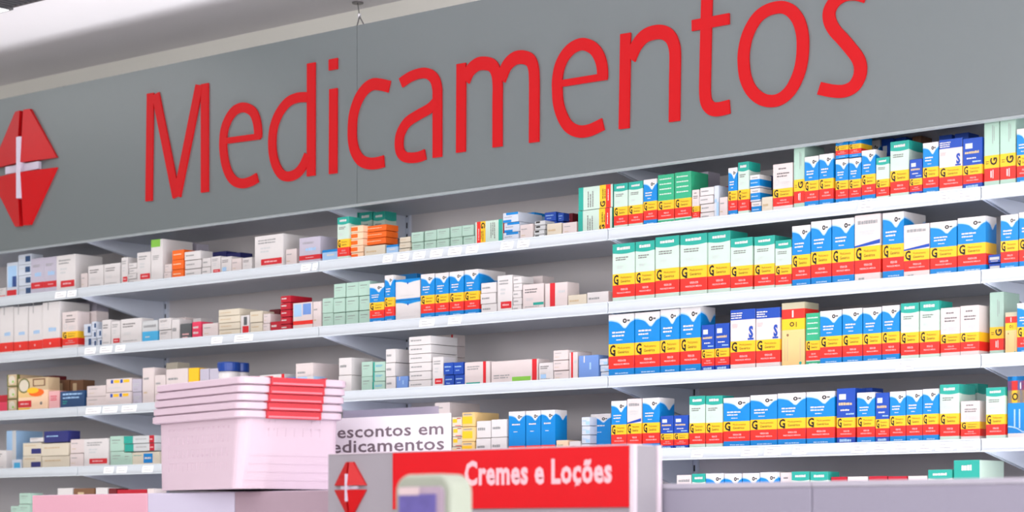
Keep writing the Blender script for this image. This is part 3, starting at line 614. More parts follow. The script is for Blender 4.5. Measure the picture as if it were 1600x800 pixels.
# (x0, x1, ytop at x0, kind, count, opts) read on the front plane; s = set back from the rail, d = depth, z = raised on the thing below (px of its top)
SHELF = {0: [
 (-6, 8, 451, 'label', 1), (9, 26, 411, 'triangle', 1), (27, 47, 398, 'bluespot', 4), (47, 67, 404, 'bandlow', 1), (67, 88, 402, 'bandlow', 1), (88, 118, 400, 'label', 1, {'d': .09}),
 (120, 140, 402, 'lilac', 1, {'s': .13}), (125, 135, 427, 'white2', 1), (136, 160, 416, 'white', 1), (161, 186, 413, 'white', 1), (188, 198, 402, 'label', 1), (199, 212, 411, 'whitethin', 4),
 (213, 234, 395, 'label', 1), (236, 254, 375, 'greentop', 1, {'d': .1}), (255, 266, 413, 'white2', 2), (267, 285, 391, 'orange', 3), (268, 288, 380, 'lilac', 1, {'s': .12}), (290, 306, 382, 'lilac', 1, {'s': .12}),
 (287, 312, 393, 'whitethin', 3), (314, 327, 403, 'whitethin', 2), (328, 343, 401, 'label', 1), (344, 360, 402, 'capwhite', 1), (361, 376, 404, 'white2', 1), (377, 392, 403, 'white', 1), (330, 352, 394, 'navytop', 1, {'s': .1}), (353, 375, 396, 'navytop', 1, {'s': .1}),
 (398, 443, 370, 'label', 1, {'d': .11}), (445, 462, 390, 'white2', 1), (467, 500, 372, 'bandlow', 1, {'d': .09, 'look': 'off-white carton with red band'}), (502, 526, 391, 'smallblue', 1),
 (528, 546, 340, 'teal', 1), (547, 566, 353, 'orangew', 5), (562, 582, 333, 'teal', 1, {'s': .12}), (584, 602, 332, 'teal', 1, {'s': .12}), (540, 560, 334, 'teal', 1, {'s': .12}),
 (568, 601, 353, 'orange', 3, {'base': 384, 's': .02}), (568, 600, 385, 'creamthin', 1), (602, 620, 383, 'smallblue', 1),
 (622, 639, 370, 'creamthin', 3), (641, 659, 363, 'mint', 2), (661, 680, 360, 'mint', 2), (681, 700, 357, 'mint', 2), (702, 720, 354, 'mint', 2), (721, 739, 352, 'mint', 2),
 (741, 784, 347, 'tealside2', 1), (786, 810, 333, 'bluestack', 3, {'d': .08}), (811, 831, 351, 'white2', 1), (812, 834, 333, 'smallblue', 2, {'s': .06}),
 (833, 849, 345, 'blackwhite', 4), (850, 868, 332, 'royalp', 3, {'s': .04}), (869, 878, 332, 'royalp', 3, {'s': .04}), (853, 876, 350, 'creamthin', 1), (879, 893, 333, 'wine', 2, {'s': .06}), (878, 900, 348, 'white2', 1),
 (903, 956, 293, 'tealside', 2, {'d': .06}), (960, 982, 288, 'teal', 1), (983, 1005, 285, 'teal', 1), (1006, 1027, 281, 'blue', 1), (1028, 1053, 274, 'green', 1), (1054, 1079, 270, 'green', 1, {'d': .06}),
 (1080, 1091, 297, 'whiteg', 1), (1092, 1114, 293, 'whitethin', 4), (1084, 1106, 270, 'lilac', 1, {'s': .09}), (1115, 1122, 290, 'bluewhitestack', 1), (1123, 1136, 308, 'white2', 1), (1124, 1137, 292, 'crimson', 1, {'s': .08}),
 (1138, 1152, 263, 'blue', 1, {'d': .03}), (1153, 1170, 254, 'teal', 1, {'d': .04}), (1171, 1187, 273, 'blueg3', 3), (1186, 1204, 276, 'navytop', 1, {'s': .07}), (1189, 1206, 308, 'creamthin', 1),
 (1207, 1238, 257, 'whiteg', 1, {'d': .06}), (1240, 1257, 226, 'tallmint', 1, {'d': .07}), (1258, 1280, 246, 'blue', 1), (1281, 1303, 242, 'blue', 1), (1306, 1326, 250, 'blue', 1), (1327, 1346, 248, 'blue', 1),
 (1306, 1326, 207, 'blue', 1, {'base': 249}), (1327, 1346, 205, 'blue', 1, {'base': 247}), (1347, 1369, 236, 'blue', 1), (1370, 1390, 247, 'teal', 1), (1391, 1420, 222, 'teal', 1, {'d': .06}),
 (1356, 1376, 206, 'blue', 1, {'s': .11}), (1378, 1396, 205, 'royal', 1, {'s': .11}), (1398, 1414, 204, 'royalp', 1, {'s': .11}), (1424, 1438, 206, 'brown', 1, {'s': .12}), (1422, 1442, 250, 'royal', 1), (1443, 1467, 224, 'blue', 1), (1468, 1504, 219, 'five', 1), (1505, 1535, 217, 'royal', 1),
 (1466, 1486, 212, 'royalp', 1, {'s': .1}), (1490, 1512, 209, 'royalp', 1, {'s': .1}), (1537, 1561, 184, 'tallmint', 1, {'d': .07}), (1562, 1587, 180, 'tallmint', 1, {'d': .07}), (1589, 1612, 202, 'blue', 1)],
1: [
 (-22, -3, 484, 'tallband', 1), (-2, 19, 481, 'tallband', 1), (20, 42, 480, 'tallband', 1), (43, 65, 478, 'tallband', 1), (66, 93, 473, 'tallband', 1, {'d': .1}),
 (118, 150, 466, 'lilac', 1, {'s': .12}), (96, 120, 488, 'whiteg', 1), (121, 149, 488, 'white2', 1, {'s': .05}), (130, 141, 506, 'bluespot', 2), (142, 149, 502, 'bluespot', 3), (150, 157, 514, 'bluespot', 2), (158, 171, 500, 'white', 1), (172, 186, 502, 'label', 1),
 (187, 220, 499, 'white', 1), (221, 245, 502, 'cyanbase', 1), (247, 266, 497, 'white', 2), (267, 279, 499, 'whitethin', 1), (268, 288, 497, 'white2', 1, {'s': .05}), (280, 297, 506, 'dark', 1), (299, 313, 503, 'crimsonbig', 1), (300, 313, 498, 'whitethin', 1, {'s': .06}), (315, 339, 506, 'white2', 1),
 (341, 374, 484, 'creamthin', 4, {'d': .07}), (375, 388, 493, 'bottle', 1), (389, 408, 486, 'cream', 2), (409, 420, 490, 'white2', 2), (421, 437, 503, 'crimson', 1), (420, 436, 484, 'wine', 1, {'s': .1}),
 (438, 454, 462, 'crimson', 5, {'d': .07}), (456, 487, 474, 'bluepics', 1), (488, 500, 471, 'white2', 1),
 (502, 519, 466, 'mint', 2), (520, 538, 443, 'mint', 3), (539, 558, 441, 'mint', 3), (559, 577, 439, 'mint', 3), (578, 601, 444, 'blue', 1), (602, 616, 431, 'blue', 1), (617, 656, 437, 'bluewide', 2, {'d': .06}), (618, 650, 430, 'bluewide', 1, {'s': .09}),
 (658, 680, 429, 'blue', 1), (681, 702, 427, 'blue', 1), (703, 725, 425, 'blue', 1), (726, 748, 422, 'blue', 1, {'d': .09}), (750, 774, 442, 'whitethin', 3), (776, 799, 431, 'label', 1), (800, 813, 432, 'whitethin', 5), (815, 848, 445, 'tealnote', 1), (816, 846, 433, 'white2', 1, {'s': .07}),
 (850, 885, 443, 'redstripe', 1), (886, 915, 461, 'creamthin', 1), (916, 949, 457, 'whitethin', 1),
 (958, 993, 382, 'teal', 1), (994, 1024, 378, 'teal', 1), (1025, 1062, 371, 'teal', 1), (1064, 1105, 368, 'teal', 1), (1106, 1141, 363, 'teal', 1, {'d': .06}), (1142, 1176, 373, 'teal', 1), (1178, 1210, 370, 'teal', 1, {'d': .06}), (1211, 1237, 376, 'teal', 1, {'d': .05}),
 (1238, 1267, 354, 'blue', 1), (1268, 1300, 347, 'blue', 1), (1301, 1335, 343, 'blue', 1), (1336, 1376, 337, 'navyg', 1), (1379, 1412, 333, 'blue', 1, {'d': .08}), (1413, 1453, 352, 'navyg', 1), (1454, 1496, 348, 'blue', 1), (1497, 1541, 341, 'blue', 1), (1543, 1562, 397, 'bluesmall', 2),
 (1564, 1592, 337, 'blue', 1), (1593, 1625, 332, 'blue', 1)],
2: [
 (-14, 10, 618, 'redtop', 1), (11, 26, 585, 'food', 3, {'d': .09}), (28, 74, 592, 'foodfront', 1, {'d': .04}), (75, 91, 611, 'pinkbox', 1), (93, 131, 612, 'deepbox', 1), (60, 84, 588, 'wine', 1, {'s': .1}), (86, 106, 594, 'brown', 1, {'s': .07}), (108, 128, 594, 'brown', 1, {'s': .07}),
 (134, 164, 603, 'white2', 2), (165, 204, 592, 'yellowdot', 2, {'d': .06}), (205, 219, 592, 'lilac', 2), (221, 239, 575, 'white2', 1), (240, 257, 586, 'white2', 1), (258, 292, 577, 'white2', 1), (258, 276, 567, 'cream', 1, {'s': .08}), (293, 309, 575, 'yellowcarton', 1), (311, 325, 576, 'lilac', 1), (326, 340, 576, 'lilac', 1),
 (389, 403, 588, 'crimson', 2), (404, 443, 586, 'redendthin', 1), (445, 461, 590, 'smallblue', 1), (462, 489, 568, 'white2', 1, {'d': .09}), (463, 489, 589, 'paleblue', 1, {'s': .001}), (500, 527, 597, 'whitethin', 2),
 (529, 549, 559, 'whitethin', 2, {'d': .07}), (563, 580, 565, 'mint', 2), (581, 600, 565, 'mintteal', 3), (602, 617, 545, 'whitethin', 3, {'d': .1}), (618, 636, 588, 'peri', 1), (638, 672, 526, 'whitethin', 6, {'d': .09}),
 (678, 706, 524, 'redend2', 5, {'s': .13, 'look': 'flat white carton with red end'}), (674, 691, 558, 'label', 1), (692, 707, 566, 'royalp', 2), (708, 723, 566, 'royalp', 2),
 (725, 764, 566, 'redend', 1), (766, 839, 565, 'redend2', 1), (841, 863, 567, 'capwhite', 1), (864, 887, 547, 'white2', 3, {'d': .08}), (888, 901, 550, 'redstripe', 1), (903, 934, 556, 'peri', 1), (936, 949, 560, 'bluewhitestack', 3),
 (952, 992, 492, 'blue', 1), (993, 1032, 489, 'blue', 1), (1033, 1062, 484, 'blue', 1), (1063, 1095, 480, 'blue', 1, {'d': .05}), (1097, 1117, 508, 'royal', 1), (1118, 1140, 506, 'royal', 1), (1142, 1181, 485, 'five', 1), (1182, 1219, 482, 'five', 1),
 (1221, 1257, 474, 'rotbeige', 1, {'d': .05}), (1259, 1281, 490, 'green', 1), (1282, 1316, 486, 'blue', 1), (1317, 1348, 483, 'blue', 1), (1349, 1378, 481, 'blue', 1), (1379, 1406, 478, 'blue', 1), (1408, 1436, 474, 'teal', 1), (1437, 1467, 471, 'teal', 1, {'d': .05}),
 (1468, 1499, 481, 'whiteg', 1), (1500, 1529, 478, 'whiteg', 1, {'d': .06}), (1546, 1568, 457, 'tallmint', 1, {'d': .06, 's': .03}), (1569, 1588, 488, 'rotbeige', 1), (1590, 1618, 474, 'blue', 1)],
3: [
 (-12, 8, 704, 'white', 1), (10, 25, 673, 'paleblue', 1, {'d': .09, 's': .03}), (17, 32, 718, 'tealfoot', 1), (33, 62, 692, 'creamnavy', 2), (63, 106, 693, 'cream', 2), (67, 105, 674, 'navytop', 1, {'base': 692}), (45, 66, 684, 'white', 1, {'base': 691}),
 (108, 129, 686, 'white2', 2), (130, 168, 686, 'label', 1), (170, 191, 681, 'mint', 2), (192, 240, 681, 'mintred', 2, {'base': 706}), (205, 248, 707, 'bluelabel', 1, {'s': .01}), (192, 204, 707, 'mint', 1),
 (679, 703, 629, 'white2', 3, {'s': .03, 'd': .1}), (705, 720, 651, 'creamyel', 4), (721, 741, 644, 'yellbig', 3, {'d': .08}), (702, 722, 632, 'lilac', 1, {'s': .14}), (743, 765, 657, 'whitethin', 2), (766, 790, 655, 'whitethin', 2),
 (793, 819, 643, 'bluetop', 1), (820, 843, 642, 'bluetop', 1), (844, 866, 641, 'bluetop', 1), (868, 886, 688, 'peachflat', 1), (888, 905, 689, 'whitethin', 1), (907, 920, 651, 'bluewhitestack', 4), (921, 953, 647, 'bluetop', 1, {'s': .03}),
 (956, 980, 627, 'blue', 1), (981, 1003, 623, 'navyg', 1), (1004, 1031, 622, 'blue', 1, {'d': .05}), (1033, 1053, 650, 'royal', 1), (1054, 1076, 649, 'royal', 1), (1078, 1103, 619, 'teal', 1), (1104, 1130, 619, 'teal', 1),
 (1131, 1172, 622, 'blue', 1), (1173, 1215, 618, 'blue', 1), (1216, 1260, 615, 'blue', 1), (1261, 1305, 613, 'blue', 1), (1308, 1337, 607, 'royal', 1), (1340, 1368, 614, 'blue', 1), (1345, 1362, 606, 'royalp', 1, {'s': .06}), (1369, 1390, 614, 'royal', 1), (1391, 1416, 612, 'blue', 1), (1417, 1442, 610, 'blue', 1), (1443, 1467, 608, 'blue', 1),
 (1468, 1498, 601, 'teal', 1, {'d': .06}), (1509, 1528, 600, 'teal', 1, {'s': .10}), (1500, 1530, 627, 'whiteg', 1), (1541, 1571, 606, 'teal', 1), (1573, 1612, 588, 'rotblue', 1)],
4: [
 (28, 46, 770, 'mint', 3), (15, 27, 790, 'mint', 2), (88, 112, 762, 'whitethin', 2), (114, 146, 763, 'brown', 1), (148, 166, 762, 'white', 1), (168, 180, 763, 'wine', 1), (182, 228, 765, 'redtop', 1), (229, 240, 763, 'white2', 1),
 (1058, 1081, 742, 'navyg', 1), (1082, 1103, 740, 'teal', 1), (1104, 1132, 740, 'blue', 1), (1133, 1160, 740, 'blue', 1), (1161, 1188, 739, 'blue', 1), (1189, 1217, 738, 'blue', 1), (1218, 1236, 738, 'whiteg', 1), (1238, 1266, 737, 'teal', 1), (1267, 1295, 737, 'teal', 1),
 (1297, 1322, 745, 'redtop', 1), (1323, 1354, 745, 'whitecap', 1), (1356, 1385, 744, 'redtop', 1), (1386, 1416, 744, 'redtop', 1), (1418, 1448, 744, 'whitecap', 1), (1451, 1488, 734, 'teal', 1), (1490, 1531, 719, 'tealbig', 1, {'d': .09})]}
DEF_D = {'blue': .035, 'teal': .035, 'green': .04, 'five': .035, 'navyg': .035, 'royal': .035, 'tealside': .04}
BANDED = {'blue', 'teal', 'tealside', 'tealside2', 'green', 'whiteg', 'navyg', 'five', 'royal', 'rotbeige', 'tallmint', 'rotblue', 'bluetop'}
SHORT = {'blue': 'blue box with wavy white top', 'teal': 'mint box with teal top', 'tealside': 'mint box lying sideways', 'tealside2': 'mint box lying sideways'}
for si, items in SHELF.items():
    cnt = {}
    for it in sorted(items, key=lambda t: t[0]):
        x0, x1, yt, kind, n = it[:5]; op = it[5] if len(it) > 5 else {}
        s = op.get('s', 0.006); Y = YF + 0.004 + s
        X0, X1 = X_at(x0, Y), X_at(x1, Y)
        bay = max(i for i in range(1, 6) if (X0 + X1) / 2 > JX[i]) if (X0 + X1) / 2 > JX[1] else 1
        d = op.get('d', DEF_D.get(kind, .045)); d = min(d, YB - 0.012 - Y)
        wd = (X1 - X0) - 0.0008
        base = SURF[si] - 0.0003
        topz = at(x0, yt, Y).z
        if 'base' in op: base = at(x0, op['base'], Y).z + 0.0006
        if 'base' not in op and si > 0: topz = min(topz, SZ[si - 1] + RAIL - .0155)
        if si == 0: topz = min(topz, ZSB + .0105)
        H = max(topz - base, 0.008) / n
        front = s < .04 and 'base' not in op
        key = (bay, front); 
        if 'base' in op: pos = 'on top, beside column %s' % ORD[max(cnt.get((bay, True), 1) - 1, 0)]
        else:
            cnt[key] = cnt.get(key, 0) + 1
            o_ = ORD[cnt[key] - 1]
            pos = ('%s column from left' % o_) if front else ('%s from left behind front row' % o_)
        look = op.get('look') or GK['tealside' if kind == 'tealside2' else kind][2]
        for k in range(n):
            sd = int(x0) + k
            me, (mw, mh, md) = carton_mesh(wd, H - (.0004 if n == 1 else .0011), d, kind, sd)[0], (0, 0, 0)
            nm_ = 'banded_medicine_box' if kind in BANDED else 'medicine_carton'
            o = bpy.data.objects.new(nm_, me); C.collection.objects.link(o)
            R = random.Random(x0 * 31 + si * 7 + k)
            jx = R.uniform(-1, 1) * .0012 if n > 1 else 0
            ry = math.radians(R.uniform(-1, 1) * (1.2 if n > 1 else .5))
            o.location = ((X0 + X1) / 2 + jx, Y + d / 2 + (R.uniform(0, .003) if n > 1 else R.uniform(0, .0015)), base + k * H)
            o.rotation_euler = (0, 0, ry)
            st = ''
            L = look
            if n > 1:
                st = {0: 'bottom', n - 1: 'topmost'}.get(k, ORD[k] + ' up') + ', '
            lab = '%s, %s%s, %s, %s bay' % (L, st, pos, SHN[si], BAYN[bay])
            if len(lab.split()) > 16:
                lab = lab.replace(' column from left', ' column')
            if len(lab.split()) > 16:
                lab = lab.replace(' from left behind front row', ' behind front row')
            if len(lab.split()) > 16:
                L2 = SHORT.get(kind, ' '.join(L.split()[:4])); lab = lab.replace(L, L2)
            tag(o, lab, 'box' if kind in BANDED else 'carton', ('banded medicine boxes on the ' if kind in BANDED else 'cartons on the ') + SHN[si])

# two jars with navy lids, third shelf
def lathe(mb, prof, m, n=28):
    V = []; Fs = []
    for r, z in prof:
        V += [(r * math.cos(2 * math.pi * i / n), r * math.sin(2 * math.pi * i / n), z) for i in range(n)]
    for k in range(len(prof) - 1):
        for i in range(n): j = (i + 1) % n; Fs.append((k * n + i, k * n + j, k * n + n + j, k * n + n + i))
    Fs.append(tuple(reversed(range(n)))); Fs.append(tuple(range((len(prof) - 1) * n, len(prof) * n)))
    mb.mesh(V, Fs, m)
for px0, px1, yt, lb, Y in ((342, 366, 567, 'white jar with navy lid, left of two, above the stacked baskets', YF + .012), (368, 385, 568, 'white jar with navy lid, right and further back of two', YF + .05)):
    a, b = X_at(px0, Y + .02), X_at(px1, Y + .02); r = (b - a) / 2 * 1.0
    z0 = SURF[2]; zt = at(px0, yt, Y + .02).z; h = zt - z0
    j = tag(empty('medicine_jar', ((a + b) / 2, Y + r, z0)), lb, 'jar', 'navy-lidded jars on the third shelf')
    mb = MB(); lathe(mb, [(r * .94, 0), (r, .002), (r, h * .70), (r * .9, h * .74), (r * .9, h * .75)], pm('white')); o = mb.build('jar_body', j, smooth=False)
    mb = MB(); lathe(mb, [(r * 1.02, h * .30), (r * 1.02, h * .55)], pm('mintw')); 
    o = mb.build('jar_label', j)
    mb = MB(); lathe(mb, [(r * 1.0, h * .76), (r * 1.03, h * .78), (r * 1.03, h * .97), (r * .98, h)], mat('lid_navy', s2l(24, 62, 140), .35)); mb.build('jar_lid', j)

# ---------------------------------------------------------------- foreground display gondola
YG = 2.60
zG = EYE + 0.0178 * (K0 * YG / YF) / F
xg = lambda px, Y=YG: X_at(px, Y)
M_pinkp = mat('panel_pink_glow', s2l(212, 158, 174), .55, var=.03, scale=2)  # whitish panel, with the reflected red glow put into its base colour
M_palep = mat('panel_pale', s2l(192, 186, 206), .45, var=.02, scale=2)
M_mauve = mat('panel_mauve', s2l(158, 136, 148), .5, var=.02, scale=2)
M_lav = mat('panel_lavender', s2l(132, 128, 144), .5, var=.02, scale=2)
M_lavt = mat('panel_trim', s2l(160, 156, 168), .4)
gl = tag(empty('display_gondola', (xg(280), YG + .2, 0)), 'pinkish white display counter in front, carrying the stacked baskets', 'counter'); go_ = -Vector(gl.location)
for a, b, m in ((50, 230, M_pinkp), (230.5, 366, M_palep), (366.5, 985, M_mauve)):
    mb = MB(); mb.box(xg(a), YG, .08, xg(b), YG + .018, zG - .0008, m); o = mb.build('front_panel', gl, bevel=.002); o.location = go_
mb = MB(); mb.box(xg(50), YG + .0185, zG - .02, xg(985), YG + .40, zG, M_palep); o = mb.build('top_board', gl, bevel=.002); o.location = go_
mb = MB(); mb.box(xg(50), YG + .03, 0, xg(985), YG + .38, .08, M_lav); o = mb.build('plinth', gl); o.location = go_
mb = MB(); mb.box(xg(50) , YG + .382, .08, xg(985), YG + .40, zG - .021, M_palep); o = mb.build('back_panel', gl); o.location = go_
gr = tag(empty('display_gondola', (xg(1300), YG + .2, 0)), 'lavender grey display counter across the bottom right of the photo', 'counter'); go_ = -Vector(gr.location)
YH_ = 2.565
for a, b in ((994, 1267.5), (1268.5, 1640)):
    mb = MB(); mb.box(xg(a, YH_), YH_, .08, xg(b, YH_), YH_ + .018, zG - .009, M_lav); o = mb.build('front_panel', gr, bevel=.002); o.location = go_
    mb = MB(); mb.box(xg(a, YH_), YH_ - .001, zG - .0085, xg(b, YH_), YH_ + .40, zG - .001, M_lavt); o = mb.build('top_board', gr, bevel=.001); o.location = go_
mb = MB(); mb.box(xg(994, YH_), YH_ + .03, 0, xg(1640, YH_), YH_ + .38, .08, M_lav); o = mb.build('plinth', gr); o.location = go_

# header "Cremes e Loções"
YD = 2.50; dk = 0.055
hz = lambda px, py: at(px, py, YD)
ztop = hz(800, YH - 0.0322 * 4075).z; zrb = hz(800, YH - .0094 * 4075).z
x_l, x_red, x_rr, x_r = X_at(513, YD), X_at(616, YD), X_at(985, YD), X_at(990, YD)
M_hgrey = mat('header_grey', s2l(142, 137, 144), .5, var=.02)
M_hred = mat('header_red', s2l(192, 10, 22), .4, var=.015, spec=.25)
M_hwht = mat('header_white_edge', s2l(200, 186, 196), .4)
hd = tag(empty('header_sign', ((x_l + x_r) / 2, YD + dk / 2, zG - .3)), 'grey header board with red Cremes e Loções panel above the front counter', 'sign'); hoff = -Vector(hd.location)
def hp(mb, name, par=hd, bevel=0):
    o = mb.build(name, par, bevel=bevel); o.location = hoff if par is hd else (0, 0, 0); return o
mb = MB(); mb.box(x_l, YD, zG - .3, x_r, YD + dk, ztop, M_hgrey); hp(mb, 'header_board')
mb = MB(); mb.box(x_red, YD - .004, zrb, x_rr, YD - .0002, ztop - .0005, M_hred); red = hp(mb, 'red_panel', bevel=.0008)
mb = MB(); mb.box(x_r - .0045, YD - .003, zG - .3, x_r + .0025, YD + .0045, ztop + .001, M_hwht); hp(mb, 'corner_trim')
mb = MB(); mb.box(x_r - .004, YD + dk - .004, zG - .3, x_r + .0035, YD + dk + .004, ztop + .001, M_hwht); hp(mb, 'corner_trim')
mb = MB(); mb.box(x_l, YD - .0015, ztop, x_r - .005, YD + dk - .005, ztop + .0015, M_hwht); hp(mb, 'top_trim')
M_letw = mat('lettering_pale_pink', s2l(226, 170, 178), .45)
def put_text(t, px0, px1, y_base, y_top, par, m, bold, Y, yo=0, name='lettering'):
    # px extents on plane Y; y_base / y_top read at the middle
    V, Fs = text_mesh(t, bold); pm_ = (px0 + px1) / 2
    X0, X1 = X_at(px0, Y), X_at(px1, Y); Zb, Zt = at(pm_, y_base, Y).z, at(pm_, y_top, Y).z
    mb = MB(); n = len(V)
    W = [(X0 + (X1 - X0) * x, Y, Zb + (Zt - Zb) * y) for x, y in V]
    mb.mesh(W, Fs, m)
    return mb
mb = put_text('Cremes e Loções', 726, 956, 766, 717, red, M_letw, .035, YD - .0045); hp(mb, 'lettering', red)
# emblem on header
c0 = at(549, 762, YD); emblem(hd, hoff, c0.x, c0.z, X_at(574, YD) - c0.x, at(549, 722, YD).z - c0.z, YD, M_ered, M_ered, M_ewht, .012)

# card "Descontos em Medicamentos" in an acrylic holder on the counter, behind the header
YC = 2.86
X0, X1 = X_at(500, YC), X_at(704, YC); Zt = at(704, 645.5, YC).z
M_card = mat('card_white', s2l(250, 244, 250), .5, var=.01)
M_ctext = mat('card_text', s2l(118, 104, 112), .6)
cd = tag(empty('discount_card', ((X0 + X1) / 2, YC, zG)), 'white card reading Descontos em Medicamentos between baskets and red header', 'sign'); co = -Vector(cd.location)
zb_ = zG + .0003
mb = MB(); mb.box(X0, YC, zb_, X1, YC + .0015, Zt, M_card); card = mb.build('card', cd); card.location = co
for t, a, b, yb_, yt_ in (('Descontos em', 505, 693, 682.5, 663), ('Medicamentos', 494, 694, 706, 686)):
    mb = put_text(t, a, b, yb_, yt_, card, M_ctext, .015, YC - .0004); mb.build('card_text', card)
M_acr = mat('acrylic_clear', s2l(214, 208, 226), .15, var=.0)
M_acr.node_tree.nodes['Principled BSDF'].inputs['Transmission Weight'].default_value = .75
M_acr.node_tree.nodes['Principled BSDF'].inputs['IOR'].default_value = 1.2
mb = MB(); mb.box(X_at(534, YC), YC + .003, zb_, X_at(682, YC), YC + .006, at(600, 638.5, YC).z, M_acr); o = mb.build('acrylic_holder', cd); o.location = co

# ---------------------------------------------------------------- basket stack
M_bask = mat('basket_plastic', s2l(206, 184, 197), .4, var=.015)
M_hand = mat('handle_red', s2l(190, 34, 50), .4)
e1 = Vector((-CA * SA * 0 - .976, .22, 0)); e2 = Vector((.22, .976, 0))
zc = 3.80
def rr(w, h, r, n=6):
    """rounded rectangle perimeter, from corner (0,0) to (w,h)"""
    P = []
    for cx, cy, a0 in ((w - r, r, -90), (w - r, h - r, 0), (r, h - r, 90), (r, r, 180)):
        for i in range(n + 1):
            a = math.radians(a0 + 90 * i / n); P.append((cx + r * math.cos(a), cy + r * math.sin(a)))
    return P
LB, WB_, LR, WR_ = .277, .192, .323, .206
HB = .122
def ringpts(L, W, r):   # centered
    return [(x - L / 2, y - W / 2) for x, y in rr(L, W, r)]
def basket(root):
    # body wall with slots
    mb = MB(); rows = 26
    def sample(t, lev):
        L = LB + (LR - .022 - LB) * lev; W = WB_ + (WR_ - .022 - WB_) * lev; r = .018
        # perimeter sampled: long side front, short side, ...
        segs = [((-L / 2 + r, -W / 2), (L / 2 - r, -W / 2)), None, ((L / 2, -W / 2 + r), (L / 2, W / 2 - r)), None, ((L / 2 - r, W / 2), (-L / 2 + r, W / 2)), None, ((-L / 2, W / 2 - r), (-L / 2, -W / 2 + r)), None]
        cen = [(L / 2 - r, -W / 2 + r, -90), (L / 2 - r, W / 2 - r, 0), (-L / 2 + r, W / 2 - r, 90), (-L / 2 + r, -W / 2 + r, 180)]
        k, q = t
        if k % 2 == 0:
            a, b = segs[k]; return (a[0] + (b[0] - a[0]) * q, a[1] + (b[1] - a[1]) * q)
        cx, cy, a0 = cen[k // 2]; a = math.radians(a0 + 90 * q); return (cx + r * math.cos(a), cy + r * math.sin(a))
    T = []
    for k in range(8):
        nn = {0: 44, 2: 28, 4: 44, 6: 28}.get(k, 5)
        for i in range(nn): T.append((k, i / nn, i, nn))
    N = len(T); V = []
    for j in range(rows + 1):
        for (k, q, i, nn) in T:
            x, y = sample((k, q), j / rows); V.append((x, y, .003 + (HB - .003) * j / rows))
    Fs = []
    for j in range(rows):
        for t in range(N):
            k, q, i, nn = T[t]; u = (t + 1) % N
            hole = (k % 2 == 0) and 3 <= i < nn - 3 and (i % 3 != 0) and 5 <= j < rows - 3 and (j % 5 in (2, 3, 4)) 
            if k == 2 and j >= 12 and 8 <= i < nn - 8: hole = False   # plain plate in the middle of the short side
            if hole: continue
            Fs.append((j * N + t, j * N + u, (j + 1) * N + u, (j + 1) * N + t))
    Fs.append(tuple(reversed(range(N))))
    mb.mesh(V, Fs, M_bask)
    o = mb.build('basket_body', root); m = o.modifiers.new('solid', 'SOLIDIFY'); m.thickness = .0022; m.offset = -1
    # rim: swept profile
    mb = MB(); prof = [(-.011, -.002), (-.003, -.0025), (0, -.001), (0, .0085), (-.003, .0102), (-.011, .0102)]
    rings = []
    for off, z in prof: rings.append([(x, y, HB + z) for x, y in ringpts(LR + 2 * off, WR_ + 2 * off, .02)])
    n = len(rings[0]); V = [p for r in rings for p in r]; Fs = []
    for k in range(len(rings)):
        k2 = (k + 1) % len(rings)
        for i in range(n): j = (i + 1) % n; Fs.append((k * n + i, k * n + j, k2 * n + j, k2 * n + i))
    mb.mesh(V, Fs, M_bask); mb.build('basket_rim', root, smooth=False)
    mb = MB()
    x = LR / 2
    mb.box(x - .002, -.052, HB - .0035, x + .0055, .052, HB + .0096, M_hand); mb.box(x + .0045, -.05, HB - .0022, x + .0062, .047, HB + .0012, mat('handle_highlight', s2l(250, 120, 132), .35))  # pale strip paints the highlight line along the red grip
    for sy in (-1, 1): mb.box(x - .03, sy * .052 - .003, HB + .0096, x + .0055, sy * .052 + .003, HB + .0115, M_hand)
    mb.build('basket_handle', root, bevel=.002)
ang = math.atan2(-e1.y, -e1.x)      # +x of the basket points away from e1 (towards the right/near end)
a0 = at(368, 768, 1.0); 
d_ = FWD + RGT * ((367 - 800) / F); cor = Vector((0, 0, 0)) + d_ * zc      # near corner of the bottom
ctr = cor + e1 * (LB / 2 + .003) + e2 * (WB_ / 2 + .003)
names = ['bottom basket, whose lattice body shows below the others', 'second basket from the bottom', 'middle basket', 'second basket from the top', 'topmost basket']
proto = None
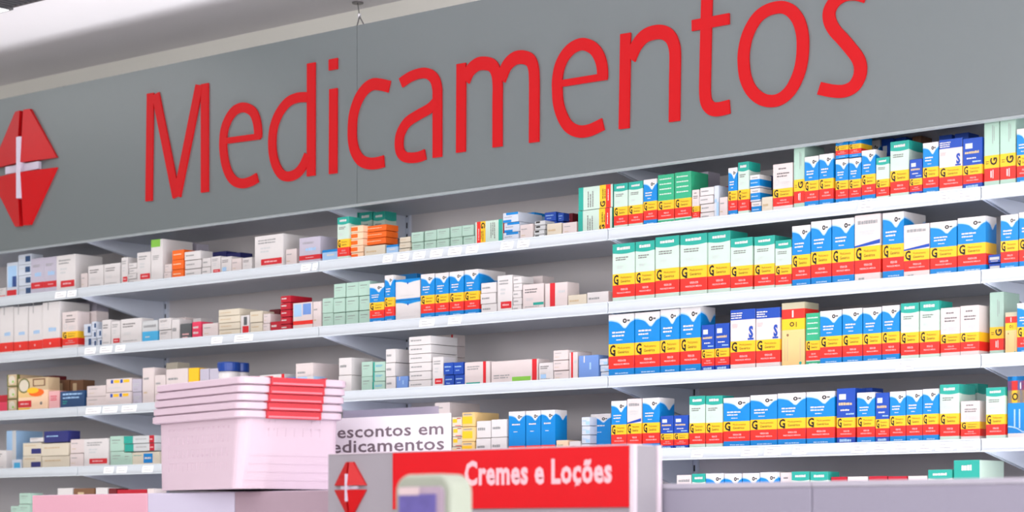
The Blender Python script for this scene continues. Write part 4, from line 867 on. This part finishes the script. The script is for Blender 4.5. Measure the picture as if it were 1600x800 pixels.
for k in range(5):
    loc = (ctr.x + .0022 * k, ctr.y + .0005 * k, zG + .0008 + k * .0137)
    lb = 'white shopping basket with red handle, ' + names[k] + ' of the stack'
    if k == 0:
        proto = empty('shopping_basket', loc, ang); basket(proto); r = proto
        lb = 'bottom white shopping basket of the stack, its lattice body showing'
    else:
        r = proto.copy(); C.collection.objects.link(r); r.location = loc
        for ch in list(proto.children):
            c = ch.copy(); C.collection.objects.link(c); c.parent = r
    tag(r, lb, 'basket', 'nested shopping baskets on the front counter')

# ---------------------------------------------------------------- terminal with purple screen
YT = 1.92
tc_ = at(680, 800, YT); 
M_tw = mat('terminal_shell', s2l(146, 152, 138), .45, var=.02)
M_ts = mat('terminal_edge', s2l(208, 206, 192), .5)
tr = tag(empty('display_terminal', (tc_.x, tc_.y + .02, 0)), 'pale rounded device with a purple screen in front of the red header', 'device')
def rprism(w, h, r, y0, y1, z0, m, mb):
    P = [(x - w / 2, z + z0) for x, z in rr(w, h, r)]
    mb.prism(P, y0, y1, m)
xw = X_at(718, YT) - X_at(631, YT)
zt = at(680, 741, YT).z; hh = .16
ox = (X_at(631, YT) + X_at(718, YT)) / 2 - tr.location.x
mb = MB(); rprism(xw, hh, .021, -.035, .003, zt - hh, M_tw, mb); o = mb.build('shell', tr, bevel=.004); o.location = (ox, 0, 0)
mb = MB(); rprism(xw * .80, hh * .86, .008, -.038, -.0352, zt - hh * .95, mat('terminal_bezel', s2l(160, 142, 158), .5), mb); o = mb.build('bezel', tr); o.location = (ox, 0, 0)
mb = MB(); sw = xw * .66; sx = ox - xw * .05
zs1 = zt - .023; zs0 = zt - .10
mscr = mat('screen_purple', s2l(88, 80, 140), .3, emis=.25, var=.35, scale=60)
mb.box(-sw / 2, -.0395, zs0, sw / 2, -.0381, zs1, mscr)
scr = mb.build('screen', tr); scr.location = (sx, 0, 0)
mb = MB(); mb.box(-sw / 2, -.0397, zs1 - .001, -sw / 2 + sw * .55, -.0382, zs1 + .008, mat('screen_banner', s2l(196, 176, 178), .5)); o = mb.build('banner', tr); o.location = (sx, 0, 0)
mb = MB(); mb.box(ox - .012, -.015, 0.02, ox + .012, .009, zt - hh + .002, M_ts); mb.build('post', tr, bevel=.002)
mb = MB(); mb.box(ox - .13, -.13, 0, ox + .13, .13, .02, M_ts); mb.build('base_plate', tr, bevel=.004)
